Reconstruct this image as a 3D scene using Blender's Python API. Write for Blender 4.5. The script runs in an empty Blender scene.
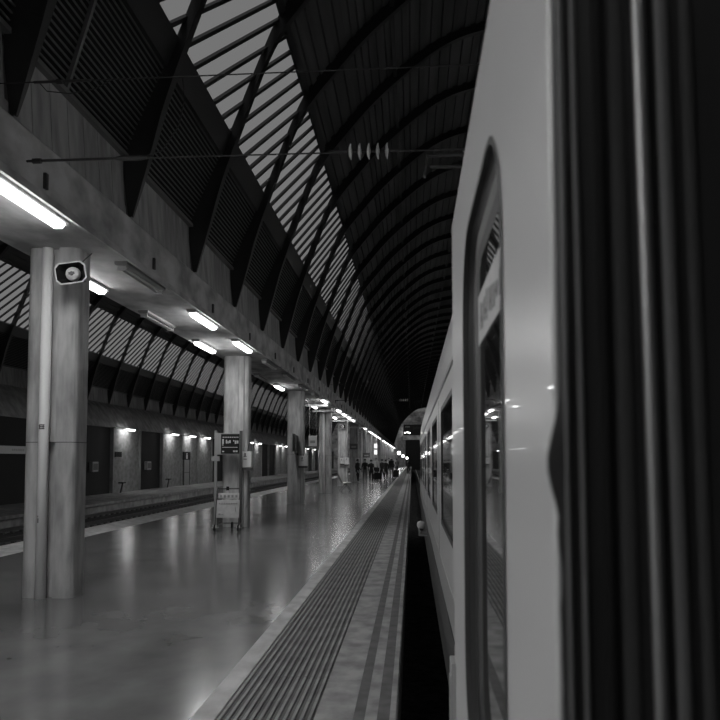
import bpy, bmesh, math, random
from mathutils import Vector, Matrix
random.seed(7)
S = bpy.context.scene
COL = S.collection

# ------------------------------------------------------------------ camera
# focal length 780 px in a 720 px frame, track vanishing point at (412,460)
cam_d = bpy.data.cameras.new('camera'); cam = bpy.data.objects.new('camera', cam_d)
COL.objects.link(cam)
cam.location = (0, 0, 1.65)
cam.rotation_euler = (math.radians(90 + 3.37), 0, math.radians(3.81))
cam_d.sensor_width = 36; cam_d.lens = 39.0
cam_d.shift_y = 0.075
cam_d.clip_start = 0.02; cam_d.clip_end = 900
cam_d.dof.use_dof = True; cam_d.dof.focus_distance = 16.0; cam_d.dof.aperture_fstop = 7.5
S.camera = cam

# ------------------------------------------------------------------ sky and exposure
W = bpy.data.worlds.new('world'); S.world = W; W.use_nodes = True
bg = W.node_tree.nodes['Background']
bg.inputs[0].default_value = (0.5, 0.5, 0.5, 1); bg.inputs[1].default_value = 0.31
S.view_settings.view_transform = 'Standard'; S.view_settings.look = 'None'
S.view_settings.exposure = 0.32; S.view_settings.gamma = 1.0
S.view_settings.use_curve_mapping = False
S.cycles.use_denoising = True; S.cycles.use_adaptive_sampling = False
S.cycles.max_bounces = 8; S.cycles.diffuse_bounces = 4; S.cycles.glossy_bounces = 4
S.cycles.transparent_max_bounces = 12
S.cycles.sample_clamp_indirect = 2.0; S.cycles.sample_clamp_direct = 6.0
LAMP = 38.0        # radiance of a lit tube

# ------------------------------------------------------------------ materials (black-and-white photograph: greys only)
MATS = {}
def mat(name, g, rough=0.6, metal=0.0, noise=None, bump=None, spec=0.5, coat=0.0):
    """noise=(scale xyz, amount), bump=(scale xyz, strength)"""
    m = bpy.data.materials.new(name); m.use_nodes = True
    nt = m.node_tree; b = nt.nodes['Principled BSDF']
    b.inputs['Base Color'].default_value = (g, g, g, 1)
    b.inputs['Roughness'].default_value = rough; b.inputs['Metallic'].default_value = metal
    b.inputs['Specular IOR Level'].default_value = spec
    b.inputs['Coat Weight'].default_value = coat
    def nz(scale, detail=6):
        tc = nt.nodes.new('ShaderNodeTexCoord'); mp = nt.nodes.new('ShaderNodeMapping')
        mp.inputs['Scale'].default_value = scale
        n = nt.nodes.new('ShaderNodeTexNoise'); n.inputs['Scale'].default_value = 1.0; n.inputs['Detail'].default_value = detail
        nt.links.new(tc.outputs['Object'], mp.inputs[0]); nt.links.new(mp.outputs[0], n.inputs[0]); return n
    if noise:
        n = nz(noise[0]); r = nt.nodes.new('ShaderNodeMapRange')
        a = noise[1]
        lo = .22 if name == 'polished_floor' else .34
        r.inputs[1].default_value = lo; r.inputs[2].default_value = 1 - lo
        r.inputs[3].default_value = g * (1 - a); r.inputs[4].default_value = g * (1 + a)
        nt.links.new(n.outputs[0], r.inputs[0]); nt.links.new(r.outputs[0], b.inputs['Base Color'])
    if bump:
        n2 = nz(bump[0], 2); bp = nt.nodes.new('ShaderNodeBump'); bp.inputs['Strength'].default_value = bump[1]
        bp.inputs['Distance'].default_value = 0.02
        nt.links.new(n2.outputs[0], bp.inputs['Height']); nt.links.new(bp.outputs[0], b.inputs['Normal'])
    MATS[name] = m
    return m
def emit(name, s):
    m = bpy.data.materials.new(name); m.use_nodes = True; nt = m.node_tree
    nt.nodes.remove(nt.nodes['Principled BSDF'])
    e = nt.nodes.new('ShaderNodeEmission'); e.inputs[0].default_value = (1, 1, 1, 1); e.inputs[1].default_value = s
    nt.links.new(e.outputs[0], nt.nodes['Material Output'].inputs[0]); MATS[name] = m; return m
mat('polished_floor', 0.18, 0.2, noise=((2.1, 1.5, 1), 0.30), bump=((2.2, 5.5, 1), 0.03), spec=0.65)
def floor_rough():
    m = MATS['polished_floor']; nt = m.node_tree; b = nt.nodes['Principled BSDF']
    tc = nt.nodes.new('ShaderNodeTexCoord'); mp = nt.nodes.new('ShaderNodeMapping'); mp.inputs['Scale'].default_value = (0.7, 1.6, 1)
    n = nt.nodes.new('ShaderNodeTexNoise'); n.inputs['Scale'].default_value = 1; n.inputs['Detail'].default_value = 4
    r = nt.nodes.new('ShaderNodeMapRange'); r.inputs[1].default_value = .22; r.inputs[2].default_value = .78
    r.inputs[3].default_value = 0.12; r.inputs[4].default_value = 0.19
    nt.links.new(tc.outputs['Object'], mp.inputs[0]); nt.links.new(mp.outputs[0], n.inputs[0])
    nt.links.new(n.outputs[0], r.inputs[0]); nt.links.new(r.outputs[0], b.inputs['Roughness'])
floor_rough()
mat('concrete', 0.30, 0.85, noise=((2.2, 2.2, 1.8), 0.28), bump=((9, 9, 3), 0.15), spec=0.3)
mat('column_concrete', 0.40, 0.8, noise=((7, 7, 1.6), 0.30), bump=((12, 12, 2), 0.15), spec=0.3)
mat('soffit_concrete', 0.44, 0.8, noise=((2.5, 1.6, 2.5), 0.38), bump=((4, 4, 4), 0.2), spec=0.3)
mat('panel_concrete', 0.34, 0.9, noise=((4, 4, 1.0), 0.28), spec=0.2)
mat('edge_concrete', 0.56, 0.8, noise=((5, 3, 3), 0.22), bump=((14, 14, 14), 0.2), spec=0.3)
mat('coping_concrete', 0.34, 0.85, noise=((5, 4, 3), 0.28), bump=((18, 18, 18), 0.25), spec=0.3)
mat('tactile', 0.31, 0.8, noise=((4, 3, 3), 0.22), spec=0.3)
mat('groove_dark', 0.13, 0.9, noise=((4, 3, 3), 0.2), spec=0.2)  # darker tone for the tile base between the ridges
mat('rubber_matte', 0.016, 0.8, spec=0.15); mat('rubber_mid', 0.055, 0.75, noise=((20, 20, 1.2), 0.15), spec=0.2)
mat('dark_strip', 0.15, 0.85, noise=((6, 6, 6), 0.2), spec=0.3)
mat('roof_steel', 0.045, 0.38, spec=0.6)
mat('slat_steel', 0.17, 0.5, spec=0.4)
mat('slat_backing', 0.035, 0.9, spec=0.1)
mat('roof_deck', 0.15, 0.6, noise=((3, 0.3, 3), 0.25), spec=0.3)
mat('roof_deck_dark', 0.12, 0.8, spec=0.2)
mat('pipe', 0.9, 0.45, noise=((3, 3, 1.5), 0.08))
mat('white_metal', 0.6, 0.45)
mat('mid_metal', 0.28, 0.45)
mat('dark_metal', 0.06, 0.45)
mat('black', 0.012, 0.7, spec=0.2)
mat('steel', 0.45, 0.3, metal=1.0)
mat('tube_off', 0.55, 0.35)
mat('train_paint', 0.60, 0.28, noise=((1.5, 1.5, 1.5), 0.03), coat=0.3)
mat('train_lower', 0.34, 0.4, coat=0.2)
mat('train_skirt', 0.06, 0.6)
mat('train_roof', 0.30, 0.55)
mat('rubber', 0.022, 0.45, noise=((20, 20, 2), 0.3), spec=0.5)
mat('rubber_grey', 0.13, 0.5, noise=((20, 20, 1.2), 0.15), spec=0.4)
mat('aluminium', 0.42, 0.42, metal=0.7)
mat('train_glass', 0.012, 0.03, spec=0.5)
mat('gasket', 0.03, 0.5); mat('frame_grey', 0.055, 0.65, spec=0.25)
mat('paper', 0.42, 0.7, noise=((9, 9, 9), 0.10)); mat('ink', 0.10, 0.8)
mat('ballast', 0.06, 0.95, noise=((9, 9, 9), 0.5), bump=((12, 12, 12), 1.0), spec=0.1)
mat('sleeper', 0.13, 0.9, spec=0.1); mat('rail', 0.20, 0.35, metal=0.9)
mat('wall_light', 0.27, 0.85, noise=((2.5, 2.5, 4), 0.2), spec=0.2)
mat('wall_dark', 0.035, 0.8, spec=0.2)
mat('ground', 0.05, 0.95, spec=0.1)
mat('far_facade', 0.48, 0.9, noise=((0.6, 0.6, 0.8), 0.55), spec=0.2)
mat('porcelain', 0.75, 0.25)
mat('skin', 0.35, 0.6); mat('hair', 0.03, 0.6)
mat('cloth_dark', 0.025, 0.85, spec=0.2); mat('cloth_mid', 0.12, 0.85, spec=0.2); mat('cloth_light', 0.5, 0.85, spec=0.2)
mat('seat_wire', 0.42, 0.45)
emit('sign_lit', 0.9); emit('tube_lit', LAMP); emit('globe_lit', 14.0); emit('wall_tube_lit', 26.0)
def glass_mat():
    m = bpy.data.materials.new('roof_glass'); m.use_nodes = True; nt = m.node_tree
    nt.nodes.remove(nt.nodes['Principled BSDF'])
    t = nt.nodes.new('ShaderNodeBsdfTransparent'); t.inputs[0].default_value = (0.92, 0.92, 0.92, 1)
    g = nt.nodes.new('ShaderNodeBsdfGlossy'); g.inputs['Roughness'].default_value = 0.25; g.inputs[0].default_value = (.5, .5, .5, 1)
    mx = nt.nodes.new('ShaderNodeMixShader'); mx.inputs[0].default_value = 0.04
    nt.links.new(t.outputs[0], mx.inputs[1]); nt.links.new(g.outputs[0], mx.inputs[2])
    nt.links.new(mx.outputs[0], nt.nodes['Material Output'].inputs[0]); MATS['roof_glass'] = m
glass_mat()
def sky_glass():
    m = bpy.data.materials.new('door_glass'); m.use_nodes = True; nt = m.node_tree
    b = nt.nodes['Principled BSDF']; b.inputs['Base Color'].default_value = (.02, .02, .02, 1)
    b.inputs['Roughness'].default_value = 0.02; b.inputs['Specular IOR Level'].default_value = 0.8
    MATS['door_glass'] = m
sky_glass()

# ------------------------------------------------------------------ helpers
class MB:
    def __init__(s): s.v = []; s.f = []; s.mi = []; s.cur = 0
    def add(s, vs, fs):
        o = len(s.v); s.v += [tuple(p) for p in vs]; s.f += [tuple(o + i for i in f) for f in fs]; s.mi += [s.cur] * len(fs); return s
    def box(s, a, b):
        x0, y0, z0 = a; x1, y1, z1 = b
        return s.add([(x0,y0,z0),(x1,y0,z0),(x1,y1,z0),(x0,y1,z0),(x0,y0,z1),(x1,y0,z1),(x1,y1,z1),(x0,y1,z1)],
                     [(0,3,2,1),(4,5,6,7),(0,1,5,4),(1,2,6,5),(2,3,7,6),(3,0,4,7)])
    def bar(s, p, q, w, h, up=(0, 0, 1)):
        p = Vector(p); q = Vector(q); d = (q - p).normalized(); u = Vector(up)
        sx = d.cross(u).normalized(); uu = sx.cross(d).normalized()
        vs = [c + sx * (a * w / 2) + uu * (b * h / 2) for c in (p, q) for a, b in ((-1,-1),(1,-1),(1,1),(-1,1))]
        return s.add(vs, [(0,1,2,3),(7,6,5,4),(0,4,5,1),(1,5,6,2),(2,6,7,3),(3,7,4,0)])
    def tube(s, pts, r, n=8, cap=True):
        pts = [Vector(p) for p in pts]; o = []
        rr = r if isinstance(r, (list, tuple)) else [r] * len(pts)
        ref = None
        vs = []; fs = []
        for i, p in enumerate(pts):
            d = (pts[min(i+1, len(pts)-1)] - pts[max(i-1, 0)]).normalized()
            if ref is None: ref = Vector((0,0,1)) if abs(d.z) < .9 else Vector((1,0,0))
            a = d.cross(ref).normalized(); b = a.cross(d).normalized(); ref = b
            for k in range(n):
                t = 2*math.pi*k/n; vs.append(p + a*(math.cos(t)*rr[i]) + b*(math.sin(t)*rr[i]))
        for i in range(len(pts)-1):
            for k in range(n):
                k2 = (k+1) % n; fs.append((i*n+k, i*n+k2, (i+1)*n+k2, (i+1)*n+k))
        if cap:
            fs.append(tuple(range(n-1, -1, -1))); fs.append(tuple((len(pts)-1)*n + k for k in range(n)))
        return s.add(vs, fs)
    def extr(s, prof, y0, y1, cap=True):
        """closed (x,z) profile extruded along Y"""
        n = len(prof)
        vs = [(x, y0, z) for x, z in prof] + [(x, y1, z) for x, z in prof]
        fs = [(i, (i+1) % n, n + (i+1) % n, n + i) for i in range(n)]
        if cap: fs += [tuple(range(n-1, -1, -1)), tuple(range(n, 2*n))]
        return s.add(vs, fs)
    def sheet(s, prof, y0, y1):
        n = len(prof); vs = [(x, y0, z) for x, z in prof] + [(x, y1, z) for x, z in prof]
        return s.add(vs, [(i, i+1, n+i+1, n+i) for i in range(n-1)])
    def prism(s, plan, z0, z1):
        n = len(plan); vs = [(x, y, z0) for x, y in plan] + [(x, y, z1) for x, y in plan]
        return s.add(vs, [(i, (i+1) % n, n+(i+1) % n, n+i) for i in range(n)] + [tuple(range(n-1,-1,-1)), tuple(range(n, 2*n))])
    def lathe(s, prof, c, axis='z', n=12):
        vs = []; fs = []; m = len(prof)
        for k in range(n):
            t = 2*math.pi*k/n
            for r, h in prof:
                a, b = r*math.cos(t), r*math.sin(t)
                vs.append({'z': (c[0]+a, c[1]+b, c[2]+h), 'x': (c[0]+h, c[1]+a, c[2]+b), 'y': (c[0]+a, c[1]+h, c[2]+b)}[axis])
        for k in range(n):
            k2 = (k+1) % n
            for i in range(m-1): fs.append((k*m+i, k2*m+i, k2*m+i+1, k*m+i+1))
        return s.add(vs, fs)
    def mesh(s, name, mats):
        me = bpy.data.meshes.new(name); me.from_pydata(s.v, [], s.f)
        for m in (mats if isinstance(mats, (list, tuple)) else [mats]): me.materials.append(MATS[m])
        if any(s.mi): me.polygons.foreach_set('material_index', s.mi)
        bm = bmesh.new(); bm.from_mesh(me); bmesh.ops.recalc_face_normals(bm, faces=bm.faces); bm.to_mesh(me); bm.free()
        me.update(); return me
    def build(s, name, mats, parent=None, smooth=False, bevel=0.0):
        me = s.mesh(name, mats); o = bpy.data.objects.new(name, me); COL.objects.link(o)
        if parent is not None: o.parent = parent
        if smooth: me.shade_auto(40) if hasattr(me, 'shade_auto') else me.polygons.foreach_set('use_smooth', [True]*len(me.polygons))
        if bevel:
            bv = o.modifiers.new('bevel', 'BEVEL'); bv.width = bevel; bv.segments = 2; bv.limit_method = 'ANGLE'
        return o
def smooth(o, ang=0.7):
    me = o.data
    me.polygons.foreach_set('use_smooth', [True]*len(me.polygons))
    bm = bmesh.new(); bm.from_mesh(me)
    for e in bm.edges:
        if len(e.link_faces) == 2 and e.calc_face_angle(0) > ang: e.smooth = False
    bm.to_mesh(me); bm.free(); return o
def inst(name, me, parent=None, loc=(0,0,0), rot=(0,0,0)):
    o = bpy.data.objects.new(name, me); COL.objects.link(o)
    if parent is not None: o.parent = parent
    o.location = loc; o.rotation_euler = rot; return o
def empty(name, loc=(0,0,0), rz=0):
    o = bpy.data.objects.new(name, None); COL.objects.link(o); o.location = loc; o.rotation_euler = (0,0,rz); o.empty_display_size = .2; return o
def tag(o, label, cat, group=None, kind=None):
    o['label'] = label
    if cat: o['category'] = cat
    if group: o['group'] = group
    if kind: o['kind'] = kind
    return o
def struct(o, label=None):
    o['kind'] = 'structure'
    if label: o['label'] = label
    return o
def stuff(o): o['kind'] = 'stuff'; return o
ORD = ['first','second','third','fourth','fifth','sixth','seventh','eighth','ninth','tenth','eleventh','twelfth','thirteenth','fourteenth','fifteenth','sixteenth','seventeenth']
def rrect(w, d, r, n=5, cx=0, cy=0):
    pts = []
    for sx, sy, a0 in ((1,1,0),(-1,1,90),(-1,-1,180),(1,-1,270)):
        for k in range(n+1):
            a = math.radians(a0 + 90*k/n); pts.append((cx + sx*(w/2-r) + r*math.cos(a), cy + sy*(d/2-r) + r*math.sin(a)))
    return pts
Y0, Y1 = -16.0, 176.0      # hall ends
PITCH = 3.3                # rib pitch; columns every third pitch
RIB0 = 7.45
SHIFT = -14.7              # second vault is the first one moved sideways

# ------------------------------------------------------------------ ground, platforms, tracks
g = MB().box((-60, -40, -1.1), (60, 420, -0.98)).build('ground', 'ground'); struct(g, 'dark ground around the tracks')
fl = MB().box((-7.0, Y0, -0.9), (-1.42, Y1 + 14, 0)).build('floor', 'polished_floor'); struct(fl, 'polished grey concrete platform floor')
tr = MB().box((-1.42, Y0, -0.9), (-1.262, Y1 + 14, 0.001)).build('trim_1', 'edge_concrete'); struct(tr, 'pale concrete strip beside the ribbed paving')
tr = MB().box((-7.9, Y0, -0.9), (-7.0, Y1 + 14, 0.001)).build('trim_2', 'edge_concrete'); struct(tr, 'pale concrete edge along the far side of the platform')
# ribbed paving
tac = MB().box((-1.262, Y0, -0.9), (-0.632, Y1 + 14, -0.012)).build('tactile_paving', 'tactile'); struct(tac, 'ribbed grey safety paving along the platform edge')
def tile_mb(y0, L):
    m = MB(); m.cur = 1; m.box((-1.26, y0 + .002, -0.02), (-0.634, y0 + L - .002, -0.006)); m.cur = 0
    for i in range(12):
        x = -1.26 + 0.026 + i * 0.0522
        m.extr([(x-.0135, -.007), (x-.0105, .004), (x+.0105, .004), (x+.0135, -.007)], y0 + .004, y0 + L - .004)
    return m
tile_me = tile_mb(0, 0.6).mesh('tile', ['tactile', 'groove_dark'])
y = 3.6
for i in range(24): inst('tile', tile_me, tac, (0, y, random.uniform(-.001, .001))); y += 0.6
m = MB()
for yy in range(0, 43): 
    q = tile_mb(y + yy*4, 4.0); n0 = len(m.mi); m.add(q.v, q.f); m.mi[n0:] = q.mi
stuff(m.build('far_tiles', ['tactile', 'groove_dark'], tac))
q = tile_mb(Y0, 3.6 - Y0); stuff(q.build('near_tiles', ['tactile', 'groove_dark'], tac))
cop = MB()
cop.extr([(-.632,-.9),(-.12,-.9),(-.12,-.07),(-.10,-.05),(-.10,-.012),(-.112,0),(-.15,0),(-.15,-.004),(-.232,-.004),(-.232,0),(-.31,0),(-.31,-.004),(-.385,-.004),(-.385,0),(-.632,0)], Y0, Y1+14)
cop = cop.build('platform_edge', 'coping_concrete'); struct(cop, 'worn concrete platform edge with two dark grip lines')
for a, b in ((-.232, -.15), (-.385, -.31)):
    MB().box((a + .001, Y0, -.01), (b - .001, Y1 + 14, -.0015)).build('grip_strip', 'dark_strip', cop)
# second platform
P2Z = -0.30
p2 = MB().extr([(-17.9,-1),(-14.25,-1),(-14.25,P2Z-.16),(-14.1,P2Z-.12),(-14.1,P2Z),(-17.9,P2Z)], Y0, Y1+14).build('far_platform', 'concrete'); struct(p2, 'concrete platform across the left tracks')
# tracks
bal = MB().box((-14.24, Y0+.05, -1.0), (-7.85, Y1 + 14, -0.86)).build('ballast', 'ballast'); stuff(bal); tag(bal, 'dark ballast bed between the two platforms', 'ballast')
bal = MB().box((-.15, Y0+.05, -1.0), (6.2, Y1 + 14, -0.93)).build('ballast', 'ballast'); stuff(bal); tag(bal, 'dark ballast bed beneath the train', 'ballast')
RAILP = [(-.07,0),(.07,0),(.07,.02),(.012,.035),(.012,.12),(.036,.13),(.036,.165),(-.036,.165),(-.036,.12),(-.012,.12),(-.012,.035),(-.07,.02)]
def track(cx, zb, label):
    t = empty('railway_track', (cx, 0, zb)); tag(t, label, 'track')
    for s in (-.835, .835):
        MB().extr([(s+x, z+.05) for x, z in RAILP], Y0, Y1+14).build('rail', 'rail', t)
    m = MB(); yy = Y0 + .2
    while yy < 150:
        m.box((-1.3, yy, -.04), (1.3, yy+.26, .05))
        for s in (-.835, .835):
            for d in (-.14, .14): m.box((s+d-.05, yy+.06, .05), (s+d+.05, yy+.2, .11))
        yy += .62
    stuff(m.build('sleepers', 'sleeper', t))
track(-12.55, -.82, 'railway track nearest the far platform on the left')
track(-9.4, -.82, 'railway track beside the left edge of the main platform')
track(1.72, -.89, 'railway track hidden in the dark under the train')

# ------------------------------------------------------------------ hall shell
def beam_profile(dx=0):
    return [(-4.86+dx,4.25),(-3.67+dx,4.25),(-3.67+dx,4.81),(-4.02+dx,5.12),(-4.10+dx,5.12),(-4.10+dx,5.3),(-4.75+dx,5.3),(-4.86+dx,4.81)]
bm_ = MB().extr(beam_profile(), Y0, Y1)
beam = bm_.build('roof_beam', 'soffit_concrete'); struct(beam, 'long concrete beam carried by the columns, lamps under it')
lp = MB().extr([(-3.67,4.22),(-3.62,4.21),(-3.62,4.29),(-3.67,4.32)], Y0, Y1).build('trim_4', 'soffit_concrete'); struct(lp, 'thin drip edge along the lower corner of the beam')
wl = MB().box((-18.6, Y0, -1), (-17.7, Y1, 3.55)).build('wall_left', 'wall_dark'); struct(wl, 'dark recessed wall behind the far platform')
fb = MB().extr([(-18.75,3.55),(-17.62,3.55),(-17.62,3.62),(-18.35,4.81),(-18.72,5.12),(-18.9,5.12),(-18.9,3.55)], Y0, Y1).build('trim_3', 'concrete'); struct(fb, 'concrete beam on top of the left wall')
wr = MB().box((10.3, Y0, -1), (10.7, Y1, 5.6)).build('wall_right', 'concrete'); struct(wr, 'concrete wall behind the platform on the far side of the train')
le = MB().extr([(9.1,4.25),(10.3,4.25),(10.3,5.3),(9.75,5.3),(9.1,4.81)], Y0, Y1).build('trim_5', 'concrete'); struct(le, 'concrete beam along the right wall')
p3 = MB().box((6.6, Y0, -.9), (10.3, Y1+14, 0)).build('right_platform', 'concrete'); struct(p3, 'concrete platform on the far side of the train')
wb = MB().box((-19.2, Y0 - .3, -1), (10.3, Y0, 14.5)).build('wall_back', 'wall_dark'); struct(wb)

def cx(p): return (3.3 + (p[0]-3.3)*.875, p[1]) if p[0] > 3.3 else p
L = [cx(p) for p in [(-4,5.13),(-3.73,6.07),(-3.5,6.9),(-3.06,8.15),(-2.68,9.15),(-2.35,9.75),(-1.75,10.5),(-.95,11.4),(.2,12.4),(1.05,12.95),(1.9,13.24),(3.3,13.45),(4.8,13.2),(6.2,12.4),(7.5,11.2),(8.6,9.7),(9.5,7.9),(10.2,6.2),(10.6,5.1)]]
K = [cx(p) for p in [(-4.04,5.12),(-4.12,6.0),(-3.86,6.62),(-3.37,7.74),(-2.92,8.9),(-2.42,10.05),(-1.9,10.68),(-1.1,11.6),(.08,12.62),(.98,13.17),(1.87,13.48),(3.3,13.7),(4.9,13.45),(6.5,12.8),(7.85,11.5),(9,9.95),(9.95,8.1),(10.65,6.3),(10.9,5.1)]]
def dens(P, n=4):
    out = []
    for i in range(len(P)-1):
        p0 = P[max(i-1,0)]; p1 = P[i]; p2 = P[i+1]; p3 = P[min(i+2,len(P)-1)]
        for k in range(n):
            t = k/n
            out.append(tuple(.5*((2*p1[j]) + (-p0[j]+p2[j])*t + (2*p0[j]-5*p1[j]+4*p2[j]-p3[j])*t*t + (-p0[j]+3*p1[j]-3*p2[j]+p3[j])*t**3) for j in (0,1)))
    out.append(P[-1]); return out
Ld = dens(L, 3)
def off(P, i, d):
    a = Vector(P[max(i-1,0)]); b = Vector(P[min(i+1,len(P)-1)]); t = (b-a).normalized(); nrm = Vector((t.y, -t.x))
    return (P[i][0] + nrm.x*d, P[i][1] + nrm.y*d)
Kd = dens(K, 3)
def rib_mesh():
    m = MB(); n = len(Ld)
    def strip(A, B, w):
        vs = []; tp = [min(1, .25 + i/6) for i in range(n)]
        for s in (-w/2, w/2): vs += [(p[0], s*tp[i], p[1]) for i, p in enumerate(A)] + [(p[0], s*tp[i], p[1]) for i, p in enumerate(B)]
        fs = []; k = 2*n
        for i in range(n-1):
            fs += [(i,i+1,n+i+1,n+i), (k+i,k+n+i,k+n+i+1,k+i+1), (i,k+i,k+i+1,i+1), (n+i,n+i+1,k+n+i+1,k+n+i)]
        fs += [(0,n,k+n,k), (n-1,k+n-1,k+2*n-1,2*n-1)]
        m.add(vs, fs)
    strip(Ld, Kd, .07)
    inner = [off(Ld, i, .03) for i in range(n)]
    strip(inner, Ld, .17)
    return m.mesh('rib', 'roof_steel')
RIB = rib_mesh()
NR = int((Y1 - RIB0)//PITCH) + 1
ribys = [RIB0 + PITCH*k for k in range(-7, NR)]
# infill panel between ribs, with board joints
def infill_mesh():
    m = MB(); W_ = PITCH - .12; nb = 7; bw = W_/nb
    for i in range(nb):
        a = i*bw + .008; b = (i+1)*bw - .008
        vs = [(-4.06,a,5.10),(-4.12,a,6.0),(-4.06,b,5.10),(-4.12,b,6.0),(-4.2,a,5.10),(-4.26,a,6.0),(-4.2,b,5.10),(-4.26,b,6.0)]
        m.add(vs, [(0,2,3,1),(4,5,7,6),(0,1,5,4),(2,6,7,3),(1,3,7,5),(0,4,6,2)])
    vs = [(-4.075,0,5.10),(-4.135,0,6.0),(-4.075,W_,5.10),(-4.135,W_,6.0)]
    m.add(vs, [(0,2,3,1)])
    return m.mesh('infill_panel', 'panel_concrete')
INF = infill_mesh()
def slat_mb():
    # section of one long slat, lower edge turned inwards
    return [(0,0),(.026,-.008),(.030,.0),(.010,.028),(0,.028)]
def corr(P, amp=.035, step=.11):
    """fold a curve into trapezoid corrugation"""
    D = dens(P, 12); out = []; acc = 0; cur = 0; last = D[0]; out.append(D[0]); s = 1
    for i in range(1, len(D)):
        acc += math.dist(D[i], last); last = D[i]
        if acc >= step:
            acc = 0; out.append(off(D, i, amp*s - .01)); s = -s
            if i < len(D)-1: out.append(off(D, i, amp*s - .01))
    out.append(D[-1]); return out
BAR_PITCH = 0.60; DIAG = 2.65
def vault(name, dx, label, detail):
    root = empty(name, (dx, 0, 0)); struct(root, label)
    for yy in ribys: inst('rib', RIB, root, (0, yy, 0))
    for yy in ribys: inst('infill_panel', INF, root, (0, yy + .06, 0))
    # backing behind the slats and the slats
    MB().sheet([(-4.18,5.9),(-4.17,6.02),(-3.94,6.62),(-3.66,7.25),(-3.46,7.7)], Y0, Y1).build('slat_backing', 'slat_backing', root)
    path = dens([(-4.12,6.02),(-3.87,6.62),(-3.62,7.18),(-3.52,7.4)], 12)
    tot = sum(math.dist(path[i], path[i+1]) for i in range(len(path)-1)); ns = 20
    prof = slat_mb()
    for k in range(ns):
        want = tot*(k+.3)/ns; acc = 0
        for i in range(len(path)-1):
            d = math.dist(path[i], path[i+1])
            if acc + d >= want: break
            acc += d
        t = (want-acc)/d; px = path[i][0]+t*(path[i+1][0]-path[i][0]); pz = path[i][1]+t*(path[i+1][1]-path[i][1])
        MB().extr([(px+a, pz+b) for a, b in prof], Y0, Y1).build('slat', 'slat_steel', root)
    if detail: MB().bar((-4.09,8.75,5.98),(-3.47,8.40,7.36),.05,.05,(0,1,0)).build('stay', 'slat_steel', root)
    # base rail of the slats
    MB().extr([(-4.14,5.97),(-4.04,5.97),(-4.04,6.03),(-4.14,6.03)], Y0, Y1).build('slat_rail', 'slat_steel', root)
    # skylight curbs
    MB().extr([(-3.62,7.36),(-3.50,7.32),(-3.33,7.72),(-3.39,7.80),(-3.52,7.80)], Y0, Y1).build('skylight_curb', 'roof_steel', root)
    MB().extr([(-2.46,9.99),(-2.40,9.96),(-2.32,10.06),(-2.38,10.18),(-2.46,10.12)], Y0, Y1).build('skylight_curb', 'roof_steel', root)
    a = Vector((-3.37,0,7.74)); b = Vector((-2.40,DIAG,10.07))
    nrm = Vector((-.9,0,.436))
    bar = MB().bar(a, b, .075, .06, nrm)
    barme = bar.mesh('skylight_bar', 'roof_steel')
    a2 = a + nrm*.05; b2 = b + nrm*.05; up = Vector((0, BAR_PITCH, 0)); th = nrm*.01
    pn = MB().add([a2, b2, b2+up, a2+up], [(0,1,2,3)])
    pme = pn.mesh('pane', 'roof_glass')
    n = int((Y1 - DIAG - Y0)/BAR_PITCH); far_b = MB(); far_p = MB()
    for i in range(n):
        yy = Y0 + i*BAR_PITCH
        if detail and 2 < yy < 50:
            inst('skylight_bar', barme, root, (0, yy, 0)); inst('pane', pme, root, (0, yy, 0))
        else:
            far_b.add([(p[0], p[1]+yy, p[2]) for p in bar.v], bar.f); far_p.add([(p[0], p[1]+yy, p[2]) for p in pn.v], pn.f)
    stuff(far_b.build('far_skylight_bars', 'roof_steel', root)); stuff(far_p.build('far_panes', 'roof_glass', root))
    # close the two wedge ends of the diagonal glazing
    MB().add([(-3.42,Y0,7.78),(-2.42,Y0,10.1),(-2.42,Y0+DIAG+.1,10.1)], [(0,1,2)]).build('end_plate', 'roof_deck_dark', root)
    MB().add([(-3.42,Y1,7.78),(-2.42,Y1,10.1),(-3.42,Y1-DIAG-.7,7.78)], [(0,1,2)]).build('end_plate', 'roof_deck_dark', root)
    # roof sheets
    left = K[5:11] + [(2.15, 13.56)]
    MB().sheet(corr(left), Y0, Y1).build('roof_sheet', 'roof_deck', root)
    right = [(2.15, 13.56)] + K[11:]
    MB().sheet(dens(right, 3), Y0, Y1).build('roof_sheet', 'roof_deck_dark', root)
    # purlins
    for px, pz in ((-.42, 12.02), (2.12, 13.36), (5.5, 12.75)):
        MB().box((px-.05, Y0, pz), (px+.05, Y1, pz+.14)).build('purlin', 'roof_steel', root)
    return root
vault('roof_vault', 0, 'dark steel barrel roof above the train with a slanted skylight band', True)
vault('roof_vault', SHIFT, 'dark steel barrel roof above the left tracks seen behind the columns', False)
# little brackets on the beam face below each rib
for i, yy in enumerate(ribys):
    if yy < 2: continue
    MB().box((-3.67, yy-.03, 4.36), (-3.64, yy+.03, 4.52)).build('fascia_bracket', 'dark_metal', beam)

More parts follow.
